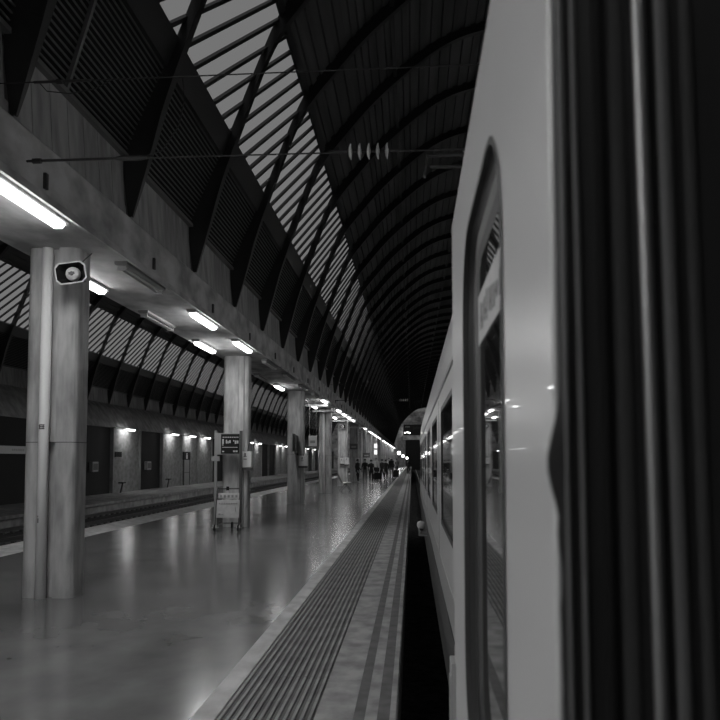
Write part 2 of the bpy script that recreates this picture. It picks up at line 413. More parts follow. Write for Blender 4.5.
# ------------------------------------------------------------------ columns
COLX, COLY0, CP = -4.385, 9.38, 10.0
def col_plan(slot):
    w, d, r = .64, .44, .10
    P = rrect(w, d, r, 4)
    if slot is None: return P
    # slot cut in the front face (y = -d/2); plan runs counter-clockwise
    out = []
    s0, s1, dep = slot
    for i, p in enumerate(P):
        out.append(p)
        if i == 14:   # end of the third corner: walking +x along the front face
            out += [(s0, -d/2), (s0, -d/2+dep), (s1, -d/2+dep), (s1, -d/2)]
    return out
CM_slot = MB().prism(col_plan((-.10, .085, .09)), 0, 4.25).mesh('shaft', 'column_concrete')
CM_thin = MB().prism(col_plan((.06, .085, .03)), 0, 4.25).mesh('shaft', 'column_concrete')
PIPE = MB().lathe([(0,0),(.063,0),(.063,4.24),(0,4.24)], (-.052,-.235,0), 'z', 16).mesh('drain_pipe', 'pipe')
for p in PIPE.polygons: p.use_smooth = len(p.vertices) == 4 and abs(p.normal.z) < .5
CONDUIT = MB().lathe([(0,0),(.018,0),(.018,4.24),(0,4.24)], (.21,-.235,0), 'z', 8).mesh('conduit', 'mid_metal')
BOLTS = MB().box((-.37,-.31,2.005),(-.36,.2,2.02)).mesh('x', 'dark_metal')
for i in range(-2, 17):
    yy = COLY0 + CP*i
    if yy < -10 or yy > Y1 - 2: continue
    c = empty('concrete_column', (COLX, yy, 0))
    pipe = (i % 3 == 0)
    MB().prism(rrect(.644, .444, .102, 4), 1.86, 1.868).build('pour_joint', 'frame_grey', c)
    inst('shaft', CM_slot if pipe else CM_thin, c)
    if pipe:
        po = inst('drain_pipe', PIPE, c)
        if i == 0:
            lab = MB()
            for k in range(3): lab.box((-.085, -.3005, 2.02+k*.022), (-.02, -.288, 2.032+k*.022))
            lab.box((-.082,-.3003,2.02),(-.074,-.288,2.076)); lab.box((-.036,-.3003,2.02),(-.028,-.288,2.076))
            lab.build('stencil', 'ink', po)
            MB().box((-.075,-.3005,.90),(-.063,-.288,.955)).box((-.075,-.3005,.965),(-.067,-.288,.985)).build('slot', 'ink', po)
    else: inst('conduit', CONDUIT, c)
    n = i
    if i < 0: tag(c, 'concrete column behind the camera, nearest to the back wall' if i == -2 else 'concrete column just behind the camera', 'column', 'concrete columns under the beam')
    elif i == 0: tag(c, 'nearest concrete column with a pale drain pipe and loudspeaker', 'column', 'concrete columns under the beam')
    elif i == 1: tag(c, 'second concrete column, behind the timetable stand and luggage trolley', 'column', 'concrete columns under the beam')
    elif i == 3: tag(c, 'fourth concrete column from the camera, with a pale drain pipe', 'column', 'concrete columns under the beam')
    elif i < 9: tag(c, ORD[i] + ' concrete column from the camera along the platform', 'column', 'concrete columns under the beam')
    else: tag(c, 'one of the small concrete columns far down the platform', 'column', 'distant concrete columns')

# ------------------------------------------------------------------ platform lamps
HOUS = MB().extr([(-.085,0),(.085,0),(.085,-.035),(.06,-.05),(-.06,-.05),(-.085,-.035)], -.8, .8).mesh('housing', 'mid_metal')
def diffuser():
    m = MB(); pr = [(-.068,-.04),(-.068,-.068),(-.042,-.105),(.042,-.105),(.068,-.068),(.068,-.04)]
    n = len(pr); vs = []
    for y_, k in ((-.76,.55),(-.70,1),(.70,1),(.76,.55)): vs += [(x*k, y_, -.04 + (z+.04)*k) for x, z in pr]
    fs = [(a*n+i, a*n+(i+1) % n, (a+1)*n+(i+1) % n, (a+1)*n+i) for a in range(3) for i in range(n)]
    fs += [tuple(range(n-1,-1,-1)), tuple(3*n+i for i in range(n))]
    return m.add(vs, fs)
LIT = diffuser().mesh('diffuser', 'tube_lit')
TUBE = MB().tube([(-.035,-.72,-.085),(-.035,.72,-.085)], .016, 8).tube([(.035,-.72,-.085),(.035,.72,-.085)], .016, 8).box((-.06,-.76,-.11),(.06,-.72,-.05)).box((-.06,.72,-.11),(.06,.76,-.05)).mesh('bare_tubes', 'tube_off')
def lamp(x, y_, z, lit, label, group, litme=None):
    o = empty('strip_lamp', (x, y_, z)); tag(o, label, 'lamp', group)
    inst('housing', HOUS, o)
    if lit: inst('diffuser', litme or LIT, o)
    else: inst('bare_tube', TUBE, o)
RIGHT_OFF = {1, 4, 5, 6, 7, 9, 14, 15, 16, 18, 27, 28, 36}
LEFT_ON = {1, 3, 6, 9, 12, 13, 17, 20, 23, 26}
for k in range(-6, 51):
    yy = 7.36 + PITCH*k
    if yy > Y1 - 2: break
    lit = k not in RIGHT_OFF
    def nm(row, lit):
        st = 'lit' if lit else 'unlit'
        if k < 0: return f'{st} strip lamp under the beam behind the camera, {row} row', 'lamps behind the camera'
        if k == 0 and row == 'train-side': return 'nearest lit strip lamp at the top left of the picture', 'lamps under the beam'
        if k == 1 and row == 'track-side': return 'lit strip lamp half hidden behind the nearest column', 'lamps under the beam'
        if k < 14: return f'{st} strip lamp in the {row} row under the beam, {ORD[k]} from camera', 'lamps under the beam'
        return f'small {st} strip lamp far down the beam, {row} row', f'distant {st} lamps {row} row'
    a, b = nm('train-side', lit); lamp(-3.80, yy, 4.25, lit, a, b)
    litl = k in LEFT_ON or k < 0
    if k <= 26:
        a, b = nm('track-side', litl); lamp(-4.66, yy, 4.25, litl, a, b)

for k in range(-3, 24):
    lamp(9.45, 7.36 + PITCH*k, 4.25, True, 'lit strip lamp over the platform on the far side of the train', 'lamps beyond the train')

# ------------------------------------------------------------------ left wall: pale panels between dark recesses, wall lamps
BAYW, BAY0 = 4.55, 44.9
pattern = {0:1, 1:0, 2:1, 3:1, 4:1, 5:0, 6:1, 7:0, 8:1, 9:1, 10:0, 11:0, 12:1, 13:1, 14:0, 15:1, 16:0, 17:1, 18:1, 19:0, 20:1, 21:0, 22:1, 23:1, 24:0, 25:1}
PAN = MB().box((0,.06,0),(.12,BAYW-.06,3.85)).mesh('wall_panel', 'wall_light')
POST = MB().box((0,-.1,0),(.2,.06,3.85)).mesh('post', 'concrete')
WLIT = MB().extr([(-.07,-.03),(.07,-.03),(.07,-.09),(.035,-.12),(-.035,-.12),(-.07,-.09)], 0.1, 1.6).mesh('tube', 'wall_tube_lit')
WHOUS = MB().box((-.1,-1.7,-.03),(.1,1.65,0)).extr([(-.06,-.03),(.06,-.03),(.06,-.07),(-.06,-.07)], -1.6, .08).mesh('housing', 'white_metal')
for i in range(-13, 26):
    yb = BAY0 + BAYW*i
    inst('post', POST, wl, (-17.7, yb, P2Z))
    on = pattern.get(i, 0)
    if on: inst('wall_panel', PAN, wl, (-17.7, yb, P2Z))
    if on and i >= 0:
        o = empty('wall_lamp', (-17.2, yb + .85, 3.55))
        inst('housing', WHOUS, o); inst('tube', WLIT, o)
        names = {0:'lit wall lamp nearest the first column, above the black plaque', 2:'lit wall lamp over the pale panel right of the dark recess', 3:'lit wall lamp above the small door on the left wall', 4:'lit wall lamp just left of the timetable stand'}
        tag(o, names.get(i, 'small lit wall lamp far along the left wall'), 'lamp', 'wall lamps' if i in names else 'distant wall lamps')
        # the arm holding the lamp below the beam edge
        MB().box((-.5,-.03,-.02),(.0,.03,.05)).build('arm', 'mid_metal', o)
def on_wall(Ya, Yb, za, zb, dx0, dx1): return (-17.58+dx0, Ya, za), (-17.58+dx1, Yb, zb)
pl = MB().box(*on_wall(45.2, 46.25, 1.83, 2.14, 0, .04)).build('plaque', 'black'); tag(pl, 'small black plaque on the pale wall panel', 'plaque')
d = empty('wall_door', (-17.58, 59.15, P2Z)); d['kind'] = 'structure'; d['label'] = 'narrow grey door in the pale left wall'; d.name = 'door_1'
MB().box((0,0,0),(.05,1.5,1.95)).build('leaf', 'mid_metal', d)
MB().box((0,-.06,0),(.09,0,2.0)).box((0,1.5,0),(.09,1.56,2.0)).box((0,0,.95),(.06,1.5,1.0)).build('frame', 'dark_metal', d)
sg = empty('pictogram_sign', (-17.58, 58.95, 1.66)); tag(sg, 'dark square sign with a white figure above the small door', 'sign')
MB().box((0,0,0),(.06,1.9,.62)).build('board', 'black', sg)
MB().box((.06,.75,.08),(.065,1.15,.38)).box((.06,.82,.40),(.065,1.08,.52)).build('figure', 'white_metal', sg)
sb = empty('station_sign', (-17.5, 27.0, 1.92)); tag(sb, 'long pale sign board on the dark wall left of the nearest column', 'sign')
MB().box((0,0,0),(.08,8.6,.34)).build('board', 'white_metal', sb)
m = MB()
for k in range(7): m.box((.08, 6.0+k*.16, .13), (.085, 6.1+k*.16, .22))
m.build('lettering', 'paper', sb)
for i, yy in enumerate((41.5, 50.3)):
    bx = empty('wall_phone', (-17.55, yy, 1.0)); tag(bx, 'small grey box in the dark recess ' + ('beside the nearest column' if i == 0 else 'right of the black plaque'), 'box', 'wall boxes')
    MB().box((0,0,0),(.2,.8,.55)).build('case', 'mid_metal', bx, bevel=.02); MB().box((.2,.1,.1),(.21,.7,.45)).build('front', 'dark_metal', bx)
for i, yy in enumerate((45.5, 54.4)):
    st = empty('folding_bench', (-17.3, yy, P2Z)); tag(st, 'dark folding seat against the pale wall ' + ('below the black plaque' if i == 0 else 'left of the small door'), 'seat', 'wall seats')
    MB().bar((.0,0,.0),(.05,.22,.56),.05,.08,(1,0,0)).build('support', 'dark_metal', st); MB().box((-.1,-.12,.56),(.2,.36,.62)).build('seat', 'black', st)

# ------------------------------------------------------------------ train car
TX = .25
car = empty('train_car', (TX, 4.75, -.8)); tag(car, 'white passenger train car with dark windows standing at the platform', 'train')
C0, C1 = -6.0, 27.5
PY, PZ = -4.75, .8         # world -> car offsets
def CW(m): # shift builder points to the car's frame
    m.v = [(x - TX, y_ + PY, z + PZ) for x, y_, z in m.v]; return m
# body side section (x from outer face, z)
SEC = [(.262,.10),(.25,.58),(.25,2.20),(.262,2.45),(.300,2.72),(.375,2.95),(.52,3.12),(.85,3.28),(1.7,3.36)]
def nose(yv):   # inset of the side towards the cab end
    t = max(0, (yv - 24.5)/3.0); return .9*t*t
wins = [(4.88 + 2.95*i, 4.88 + 2.95*i + 1.95) for i in range(7)]
DOOR_A, DOOR_B = -.72, .66   # doorway along the car
def side(m, za, zb, ya, yb):
    """side sheet between two heights, following the section and the nose"""
    zs = [za] + [p[1] for p in SEC if za < p[1] < zb] + [zb]
    def xs(z):
        for i in range(len(SEC)-1):
            if SEC[i][1] <= z <= SEC[i+1][1]:
                t = (z-SEC[i][1])/(SEC[i+1][1]-SEC[i][1]); return SEC[i][0] + t*(SEC[i+1][0]-SEC[i][0])
        return SEC[-1][0]
    ys = [ya] + [q for q in (24.5, 25.2, 25.8, 26.4, 26.9, 27.2) if ya < q < yb] + [yb]
    vs = []; fs = []; n = len(zs)
    for q in ys:
        for z in zs: vs.append((xs(z) + nose(q), q, z))
    for a in range(len(ys)-1):
        for b in range(n-1): fs.append((a*n+b, (a+1)*n+b, (a+1)*n+b+1, a*n+b+1))
    m.add(vs, fs)
WZ0, WZ1 = 1.10, 2.10
m = MB()
side(m, 2.10, 3.36, C0, C1)                  # above the windows, roof shoulder
side(m, .58, WZ0, C0, DOOR_A); side(m, .58, WZ0, DOOR_B, C1)
edges = [DOOR_B] + [q for w in wins for q in w] + [C1]
side(m, WZ0, WZ1, C0, DOOR_A)
for i in range(0, len(edges), 2): side(m, WZ0, WZ1, edges[i], edges[i+1])
body = CW(m).build('body_shell', 'train_paint', car); smooth(body, .6)
m = MB(); side(m, .10, .58, C0, DOOR_A); side(m, .10, .58, DOOR_B, C1 - .2); 
m.v = [(x - (.008 if z > .5 else 0) + (0.02 if z < .3 else 0), y_, z) for x, y_, z in m.v]
smooth(CW(m).build('skirt', 'train_skirt', car), .6)
m = MB()
# far side, floor, ends and roof cap so that the car is a closed body
m.box((.30, C0, -.25), (3.15, C1-1.0, .05)); m.box((3.1, C0, .05), (3.2, C1-1, 3.0)); m.box((.27, C0-.05, .05), (3.2, C0, 3.2))
m.extr([(1.69,3.35),(2.55,3.28),(2.9,3.12),(3.1,2.95),(3.2,2.5),(3.1,2.5),(2.9,3.0),(1.69,3.25)], C0, C1-1)
CW(m).build('car_structure', 'train_skirt', car)
m = MB(); m.add([(1.15,C1,.1),(1.15,C1,2.9),(1.5,C1+.25,.1),(1.7,C1-.1,3.3),(3.1,C1-1,.1),(3.1,C1-1,2.9)],[(0,1,3,2),(2,3,5,4)])
CW(m).build('cab_front', 'train_glass', car)
for a, b in wins:
    x = TX + nose((a+b)/2)
    w = CW(MB().box((x+.010, a+.03, WZ0+.03), (x+.022, b-.03, WZ1-.03))).build('window', 'train_glass', car)
    fr = MB()
    fr.box((x+.002,a-.005,WZ0-.005),(x+.03,a+.035,WZ1+.005)).box((x+.002,b-.035,WZ0-.005),(x+.03,b+.005,WZ1+.005))
    fr.box((x+.002,a,WZ0-.005),(x+.03,b,WZ0+.035)).box((x+.002,a,WZ1-.035),(x+.03,b,WZ1+.005))
    f = fr; CW(f); f.build('window_gasket', 'gasket', w)
# panel joints
for q in (7.33, 13.2, 16.2, 22.1):
    CW(MB().box((TX-.0015, q-.006, .58),(TX+.004, q+.006, 2.2))).build('panel_joint', 'gasket', car)
CW(MB().box((TX-.004, DOOR_B+.1, .58), (TX+.002, 24.4, .80))).build('lower_band', 'train_lower', car)
CW(MB().box((TX-.01, 2.2, 2.24), (TX+.01, 24.4, 2.265))).build('rain_gutter', 'train_lower', car)
# boarding step below the next door
st = CW(MB().box((.11, 13.6, .34), (.30, 14.3, .37)).box((.11, 13.6,.37),(.13,14.3,.48))).build('boarding_step', 'mid_metal', car)
CW(MB().lathe([(0,0),(.05,.01),(.07,.06),(.06,.12),(0,.14)], (.15,13.75,.45), 'z', 10)).build('step_lamp', 'white_metal', st)
# vestibule behind the doorway
m = MB(); m.box((.36, DOOR_A-.02, .0),(2.9, DOOR_B+.02, .06)); m.box((.36, DOOR_B, .06),(2.9, DOOR_B+.04, 2.4)); m.box((.36, DOOR_A-.04,.06),(2.9,DOOR_A,2.4)); m.box((.30,DOOR_A-.04,2.36),(2.9,DOOR_B+.04,2.42)); m.box((2.2,DOOR_A,.06),(2.24,DOOR_B,2.36))
CW(m).build('vestibule', 'black', car)
# ---- open plug door hung outside the body
DX = .11; DA, DB = .615, 2.09; DZ0, DZ1 = .03, 2.28
door = empty('door', (0,0,0)); door.parent = car; door['label'] = 'open white plug door slid along the side of the car'
def rr_yz(y0, y1, z0, z1, r, n=6):
    pts = []
    for cy, cz, a0 in ((y1-r,z1-r,0),(y0+r,z1-r,90),(y0+r,z0+r,180),(y1-r,z0+r,270)):
        for k in range(n+1):
            a = math.radians(a0+90*k/n); pts.append((cy+r*math.cos(a), cz+r*math.sin(a)))
    return pts
WY0, WY1, DW0, DW1 = .955, 1.64, 1.11, 2.095
hole = rr_yz(WY0, WY1, DW0, DW1, .16)
outer = []
def ray_to_rect(p, c):
    dy, dz = p[0]-c[0], p[1]-c[1]
    t = min(((DB-c[0])/dy if dy > 0 else (DA-c[0])/dy) if abs(dy) > 1e-6 else 9e9, ((DZ1-c[1])/dz if dz > 0 else (DZ0-c[1])/dz) if abs(dz) > 1e-6 else 9e9)
    return (c[0]+dy*t, c[1]+dz*t)
def plate_with_hole(m, x, flip=False):
    c = ((WY0+WY1)/2, (DW0+DW1)/2); n = len(hole)
    corners = [(DB,DZ1),(DA,DZ1),(DA,DZ0),(DB,DZ0)]
    # simple frame of four strips plus corner fillets
    h0, h1 = hole, None
    bmx = []
    vs = [(x, a, b) for a, b in hole]; fs = []
    q = n // 4
    ring = hole
    # bands: right(y1), top, left, bottom
    def V(a, b): vs.append((x, a, b)); return len(vs)-1
    cTR, cTL, cBL, cBR = V(DB,DZ1), V(DA,DZ1), V(DA,DZ0), V(DB,DZ0)
    cs = [cTR, cTL, cBL, cBR]
    for k in range(4):
        idx = list(range(k*q, (k+1)*q))
        for i in range(len(idx)-1): fs.append((cs[k], idx[i], idx[i+1]))
        nx = (k+1) % 4
        fs.append((cs[k], idx[-1], (idx[-1]+1) % n, cs[nx]))
    m.add(vs, fs)
m = MB(); plate_with_hole(m, DX)
plate_with_hole(m, DX+.040)
for (a,b),(c,d_) in (((DA,DZ0),(DB,DZ0)),((DB,DZ0),(DB,DZ1)),((DB,DZ1),(DA,DZ1)),((DA,DZ1),(DA,DZ0))):
    m.add([(DX,a,b),(DX,c,d_),(DX+.04,c,d_),(DX+.04,a,b)], [(0,1,2,3)])
CW(m).build('leaf', 'train_paint', door)
def ring_part(name, mt, x0, x1, ins0, ins1, parent):
    A = rr_yz(WY0+ins0, WY1-ins0, DW0+ins0*.45, DW1-ins0*.45, max(.03, .16-ins0)); B = rr_yz(WY0+ins1, WY1-ins1, DW0+ins1*.45, DW1-ins1*.45, max(.03, .16-ins1))
    n = len(A); vs = [(x0,a,b) for a,b in A] + [(x1,a,b) for a,b in B]
    mm = MB().add(vs, [(i,(i+1)%n,n+(i+1)%n,n+i) for i in range(n)]); return smooth(CW(mm).build(name, mt, parent), .9)
ring_part('window_frame', 'frame_grey', DX-.0015, DX-.0015, -.022, .0, door)
ring_part('window_frame', 'frame_grey', DX-.0015, DX+.008, .0, .001, door)
ring_part('window_gasket', 'rubber', DX+.008, DX+.018, .001, .03, door)
ring_part('window_gasket', 'rubber', DX+.018, DX+.020, .03, .085, door)
ring_part('window_bead', 'frame_grey', DX+.020, DX+.021, .085, .150, door)
gl = rr_yz(WY0+.140, WY1-.140, DW0+.063, DW1-.063, .06); n = len(gl)
gm = MB().add([(DX+.021,a,b) for a,b in gl] + [(DX+.027,a,b) for a,b in gl], [tuple(range(n)), tuple(range(2*n-1,n-1,-1))] + [(i,(i+1)%n,n+(i+1)%n,n+i) for i in range(n)])
CW(gm).build('glass', 'door_glass', door)
stk = CW(MB().box((DX+.0185,1.10,1.868),(DX+.0200,1.50,1.962))).build('notice', 'paper', door); stk['label'] = 'pale printed notice stuck in the door window'
mk = MB(); rs = random.Random(3)
for k in range(9):
    y_ = 1.125 + k*.040
    mk.box((DX+.0178,y_,1.888+rs.uniform(0,.012)),(DX+.0185,y_+rs.uniform(.010,.018),1.918+rs.uniform(0,.028)))
    if k % 2: mk.box((DX+.0178,y_,1.905),(DX+.0185,y_+.026,1.912))
CW(mk); mk_o = mk.build('notice_marks', 'ink', stk)
# guard strip at the far edge, low down
CW(MB().box((DX-.012, DB-.05, .05), (DX+.02, DB+.035, 1.13)).box((DX-.016,DB-.05,.05),(DX-.012,DB-.02,1.10))).build('edge_guard', 'train_lower', door, bevel=.006)
# leading edge of the leaf: rounded nose and rubber profiles, and the door frame behind it
def vstrip(name, mt, x, r, y_, lean=0.0, z0=.03, z1=2.6, parent=door, flat=1.0, wav=0, phase=0):
    m = MB(); N = 10; vs = []; fs = []; seg = 26
    for k in range(seg+1):
        z = z0 + (z1-z0)*k/seg
        xx = x + lean*(z-1.65) + wav*math.sin(z*3.1+phase) + wav*.5*math.sin(z*7.3+phase*2)
        for i in range(N):
            t = 2*math.pi*i/N; vs.append((xx + r*math.cos(t), y_ + r*flat*math.sin(t), z))
    for k in range(seg):
        for i in range(N): fs.append((k*N+i, k*N+(i+1)%N, (k+1)*N+(i+1)%N, (k+1)*N+i))
    m.add(vs, fs); return smooth(CW(m).build(name, mt, parent), 1.2)
ye = DA
vstrip('leaf_nose', 'train_paint', DX+.0022, .0028, ye, z1=DZ1)
# chafed lip of the seal, with torn bulges over the paint
m = MB(); vs = []; seg = 220; rs = random.Random(11)
prev = 0
for k in range(seg+1):
    z = .03 + (2.6-.03)*k/seg
    bul = .0095*math.exp(-((z-1.648)/.032)**2) + .0016*math.exp(-((z-1.59)/.012)**2) + .0012*math.exp(-((z-1.53)/.02)**2)
    if z < 1.6: bul += .0007*max(0, math.sin(z*130)*math.sin(z*47+1)) + .0007*max(0, math.sin(z*71+2))
    xl = DX + .0038 - bul - .002*(z-1.65)*-.0
    vs += [(xl, ye-.006, z), (DX+.0105, ye-.008, z), (DX+.0105, ye+.003, z), (xl, ye+.0, z)]
fs = []
for k in range(seg):
    for i in range(4): fs.append((k*4+i, k*4+(i+1)%4, (k+1)*4+(i+1)%4, (k+1)*4+i))
m.add(vs, fs); CW(m).build('seal_lip', 'rubber', door)
U = .615/780.
def X(px): return (px-412)*U
vstrip('seal_bead', 'rubber_grey', X(563.5), .0024, ye-.006, -.006, wav=.0006)
vstrip('seal_bead', 'rubber_grey', X(577), .0024, ye-.006, -.008, wav=.0006, phase=1)
CW(MB().box((DX+.0085, ye-.002, .03),(.1525, ye+.02, 2.6))).build('seal_base', 'rubber', door)
vstrip('seal_bead', 'rubber_matte', X(602), .0045, ye-.003, -.006, flat=.6)
# door frame pieces belong to the car
frm = CW(MB().box((.1525, ye+.004, .03),(.252, ye+.03, 2.9)).box((.25, ye-.01,.03),(.40, ye+.06,2.9))).build('door_frame', 'rubber', car)
vstrip('frame_seal', 'rubber_mid', X(622), .007, ye+.002, -.008, parent=frm, flat=.4)
vstrip('frame_strip', 'aluminium', X(646), .0052, ye-.002, -.012, parent=frm, flat=.7)
vstrip('frame_strip', 'rubber_matte', X(656), .0050, ye+.001, -.012, parent=frm, flat=.5)
vstrip('frame_strip', 'rubber_grey', X(669), .0058, ye+.0, -.012, parent=frm, flat=.6)
vstrip('frame_strip', 'rubber_mid', X(694), .0050, ye+.002, -.012, parent=frm, flat=.5)

# ------------------------------------------------------------------ loudspeaker on the first column
def horn(loc, rz, tilt, label):
    o = empty('loudspeaker', loc, rz); o.rotation_euler = (tilt, math.radians(-8), rz); tag(o, label, 'loudspeaker')
    m = MB()
    def ring(w, h, y_, c): return [(-w/2+c,y_,-h/2),(w/2-c,y_,-h/2),(w/2,y_,-h/2+c),(w/2,y_,h/2-c),(w/2-c,y_,h/2),(-w/2+c,y_,h/2),(-w/2,y_,h/2-c),(-w/2,y_,-h/2+c)]
    R = [ring(.36,.255,0,.05), ring(.33,.225,.0,.045), ring(.18,.15,.17,.04)]
    vs = sum(R, []); fs = [(a*8+i, a*8+(i+1)%8, (a+1)*8+(i+1)%8, (a+1)*8+i) for a in range(2) for i in range(8)]
    m.add(vs, fs); m.add(ring(.36,.255,0,.05) + ring(.21,.17,.2,.04) + ring(.14,.12,.26,.03), [(i,(i+1)%8,8+(i+1)%8,8+i) for i in range(8)] + [(8+i,8+(i+1)%8,16+(i+1)%8,16+i) for i in range(8)] + [tuple(range(16,24))])
    m.cur = 0; m.build('horn', 'white_metal', o)
    vs = R[1] + R[2]; vs = [(x*.99, y_-.001, z*.99) for x,y_,z in vs]
    MB().add(vs, [(i,(i+1)%8,8+(i+1)%8,8+i) for i in range(8)] + [tuple(range(8,16))]).build('throat', 'black', o)
    MB().lathe([(0,-.02),(.04,-.02),(.075,.0),(.085,.03),(.085,.06)], (0,.06,0), 'y', 16).build('driver', 'white_metal', o)
    MB().lathe([(0,-.028),(.022,-.028),(.03,-.015)], (.0,.06,0), 'y', 10).box((-.035,.034,-.012),(.035,.04,.018)).build('driver_slot', 'dark_metal', o)
    MB().box((-.02,.2,-.02),(.02,.38,.02)).box((-.06,.36,-.06),(.06,.38,.06)).build('bracket', 'dark_metal', o)
    MB().tube([(.05,.24,.05),(.08,.26,.16),(.12,.28,.2),(.2,.3,.26)], .006, 6).build('cable', 'dark_metal', o)
horn((-3.985, 8.78, 3.84), math.radians(6), math.radians(4), 'pale square horn loudspeaker high on the nearest column')
horn((-4.33, 48.76, 3.75), math.radians(12), 0, 'small dark loudspeaker box high on the fifth column')

# ------------------------------------------------------------------ timetable stand, boxes, trolley
ts = empty('timetable_stand', (-4.78, 18.80, 0)); tag(ts, 'free-standing dark timetable board on two posts before the second column', 'sign stand')
for px in (0, .62):
    MB().box((px-.03,-.03,0),(px+.03,.03,2.36)).box((px-.06,-.15,0),(px+.06,.15,.02)).build('post', 'dark_metal' if px else 'mid_metal', ts)
bd = MB().box((.03,-.02,1.78),(.59,.02,2.30)).build('board', 'mid_metal', ts)
MB().box((.13,-.025,1.80),(.585,-.02,2.28)).build('screen', 'black', bd)
tx = MB()
for k in range(9): tx.box((.17+k*.045,-.028,2.19),(.20+k*.045,-.025,2.215))
for x, z, w, h in ((.16,2.04,.04,.12),(.16,2.0,.03,.03),(.25,2.05,.03,.09),(.29,2.05,.03,.06),(.33,2.06,.04,.07),(.43,2.1,.03,.03),(.47,2.04,.04,.08),(.52,2.05,.04,.07),(.16,1.95,.38,.015),(.16,1.84,.05,.03),(.43,1.84,.05,.04),(.49,1.84,.05,.04)):
    tx.box((x,-.028,z),(x+w,-.025,z+h))
tx.build('lettering', 'paper', bd)
sd = MB().box((-.1,-.05,1.62),(.10,.0,1.74)).build('label_plate', 'mid_metal', ts)
def help_box(x, y_, z, w, h, label):
    o = empty('help_point', (x, y_, z)); tag(o, label, 'box')
    MB().box((-w/2,-.16,0),(w/2,0,h)).build('case', 'white_metal', o, bevel=.015)
    MB().box((-w/2-.01,-.15,-.06),(w/2+.01,0,0)).build('base', 'dark_metal', o)
    q = MB().box((-.05,-.163,h*.68),(-.01,-.16,h*.9)).box((-.07,-.163,h*.66),(.01,-.16,h*.7)).box((-.07,-.163,h*.5),(.02,-.16,h*.55)); q.build('marking', 'ink', o)
    MB().tube([(.0,-.02,h),(.03,-.02,h+.15),(.06,-.01,h+.3)], .008, 6).build('cable', 'dark_metal', o)
help_box(-4.07, 19.155, 1.46, .26, .40, 'pale box with a dark mark on the second column')
help_box(-4.07, 29.155, 1.42, .32, .38, 'pale box on the third column below two dark panels')
help_box(-4.40, 49.155, 1.4, .22, .36, 'pale narrow box on the fifth column, left of another box')
help_box(-4.10, 49.155, 1.36, .28, .44, 'pale larger box on the right edge of the fifth column')
help_box(-4.12, 59.155, 1.4, .3, .4, 'pale box on the sixth column behind a standing person')
for i, (dx, z0, z1) in enumerate(((-.0, 1.96, 2.62), (.09, 1.9, 2.56))):
    o = empty('side_panel', (-4.38+dx, 29.12, 0)); tag(o, 'dark thin notice panel seen edge-on, ' + ('left one on the third column' if i == 0 else 'right one on the third column'), 'panel', 'edge-on notice panels')
    MB().box((-.02,-.6,z0),(.02,-.02,z1)).build('panel', 'dark_metal', o); MB().box((-.025,-.03,z0-.08),(.025,.03,z0)).build('bracket', 'dark_metal', o)

tro = empty('luggage_trolley', (-4.27, 18.02, 0), math.radians(4)); tag(tro, 'luggage trolley with a pale front panel before the timetable stand', 'trolley')
fm = MB()
for s in (-.27, .27):
    fm.tube([(s,-.25,.09),(s,-.18,.30),(s,.02,.93),(s,.08,.98)], .014, 8)
    fm.tube([(s,-.25,.12),(s*.8,.55,.14)], .014, 8)
fm.tube([(-.27,.08,.98),(.27,.08,.98)], .016, 8).tube([(-.27,-.16,.36),(.27,-.16,.36)], .012, 8).tube([(-.22,.55,.14),(.22,.55,.14)], .012, 8)
fm.build('frame', 'dark_metal', tro)
MB().add([(-.25,-.19,.32),(.27,-.19,.32),(.27,-.08,.72),(-.25,-.08,.72),(-.25,-.17,.32),(.27,-.17,.32),(.27,-.06,.72),(-.25,-.06,.72)], [(0,1,2,3),(4,7,6,5),(0,4,5,1),(1,5,6,2),(2,6,7,3),(3,7,4,0)]).build('front_panel', 'paper', tro)
MB().add([(-.23,-.07,.75),(.25,-.07,.75),(.25,-.02,.88),(-.23,-.02,.88),(-.23,-.05,.75),(.25,-.05,.75),(.25,0,.88),(-.23,0,.88)], [(0,1,2,3),(4,7,6,5),(0,4,5,1),(1,5,6,2),(2,6,7,3),(3,7,4,0)]).build('upper_panel', 'paper', tro)
mk = MB()
for k in range(5): mk.box((-.19+k*.09,-.078,.78),(-.14+k*.09,-.066,.84))
for k in range(8): mk.box((-.2+k*.055,-.118,.63),(-.17+k*.055,-.10,.66))
mk.box((-.2,-.185,.38),(-.15,-.17,.42)).box((-.13,-.185,.39),(-.08,-.17,.41)).box((.18,-.17,.46),(.2,-.15,.56))
mk.build('marking', 'mid_metal', tro)
for s in (-.27, .27):
    MB().lathe([(0,-.02),(.08,-.02),(.085,0),(.08,.02),(0,.02)], (s,-.25,.085), 'x', 14).build('wheel', 'black', tro)
    MB().box((s-.035,-.30,.09),(s+.035,-.2,.15)).build('fork', 'white_metal', tro)
MB().lathe([(0,-.02),(.08,-.02),(.085,0),(.08,.02),(0,.02)], (0,.55,.085), 'x', 14).build('wheel', 'black', tro)
MB().box((-.06,.02,.94),(.0,.09,1.03)).build('brake_grip', 'black', tro)

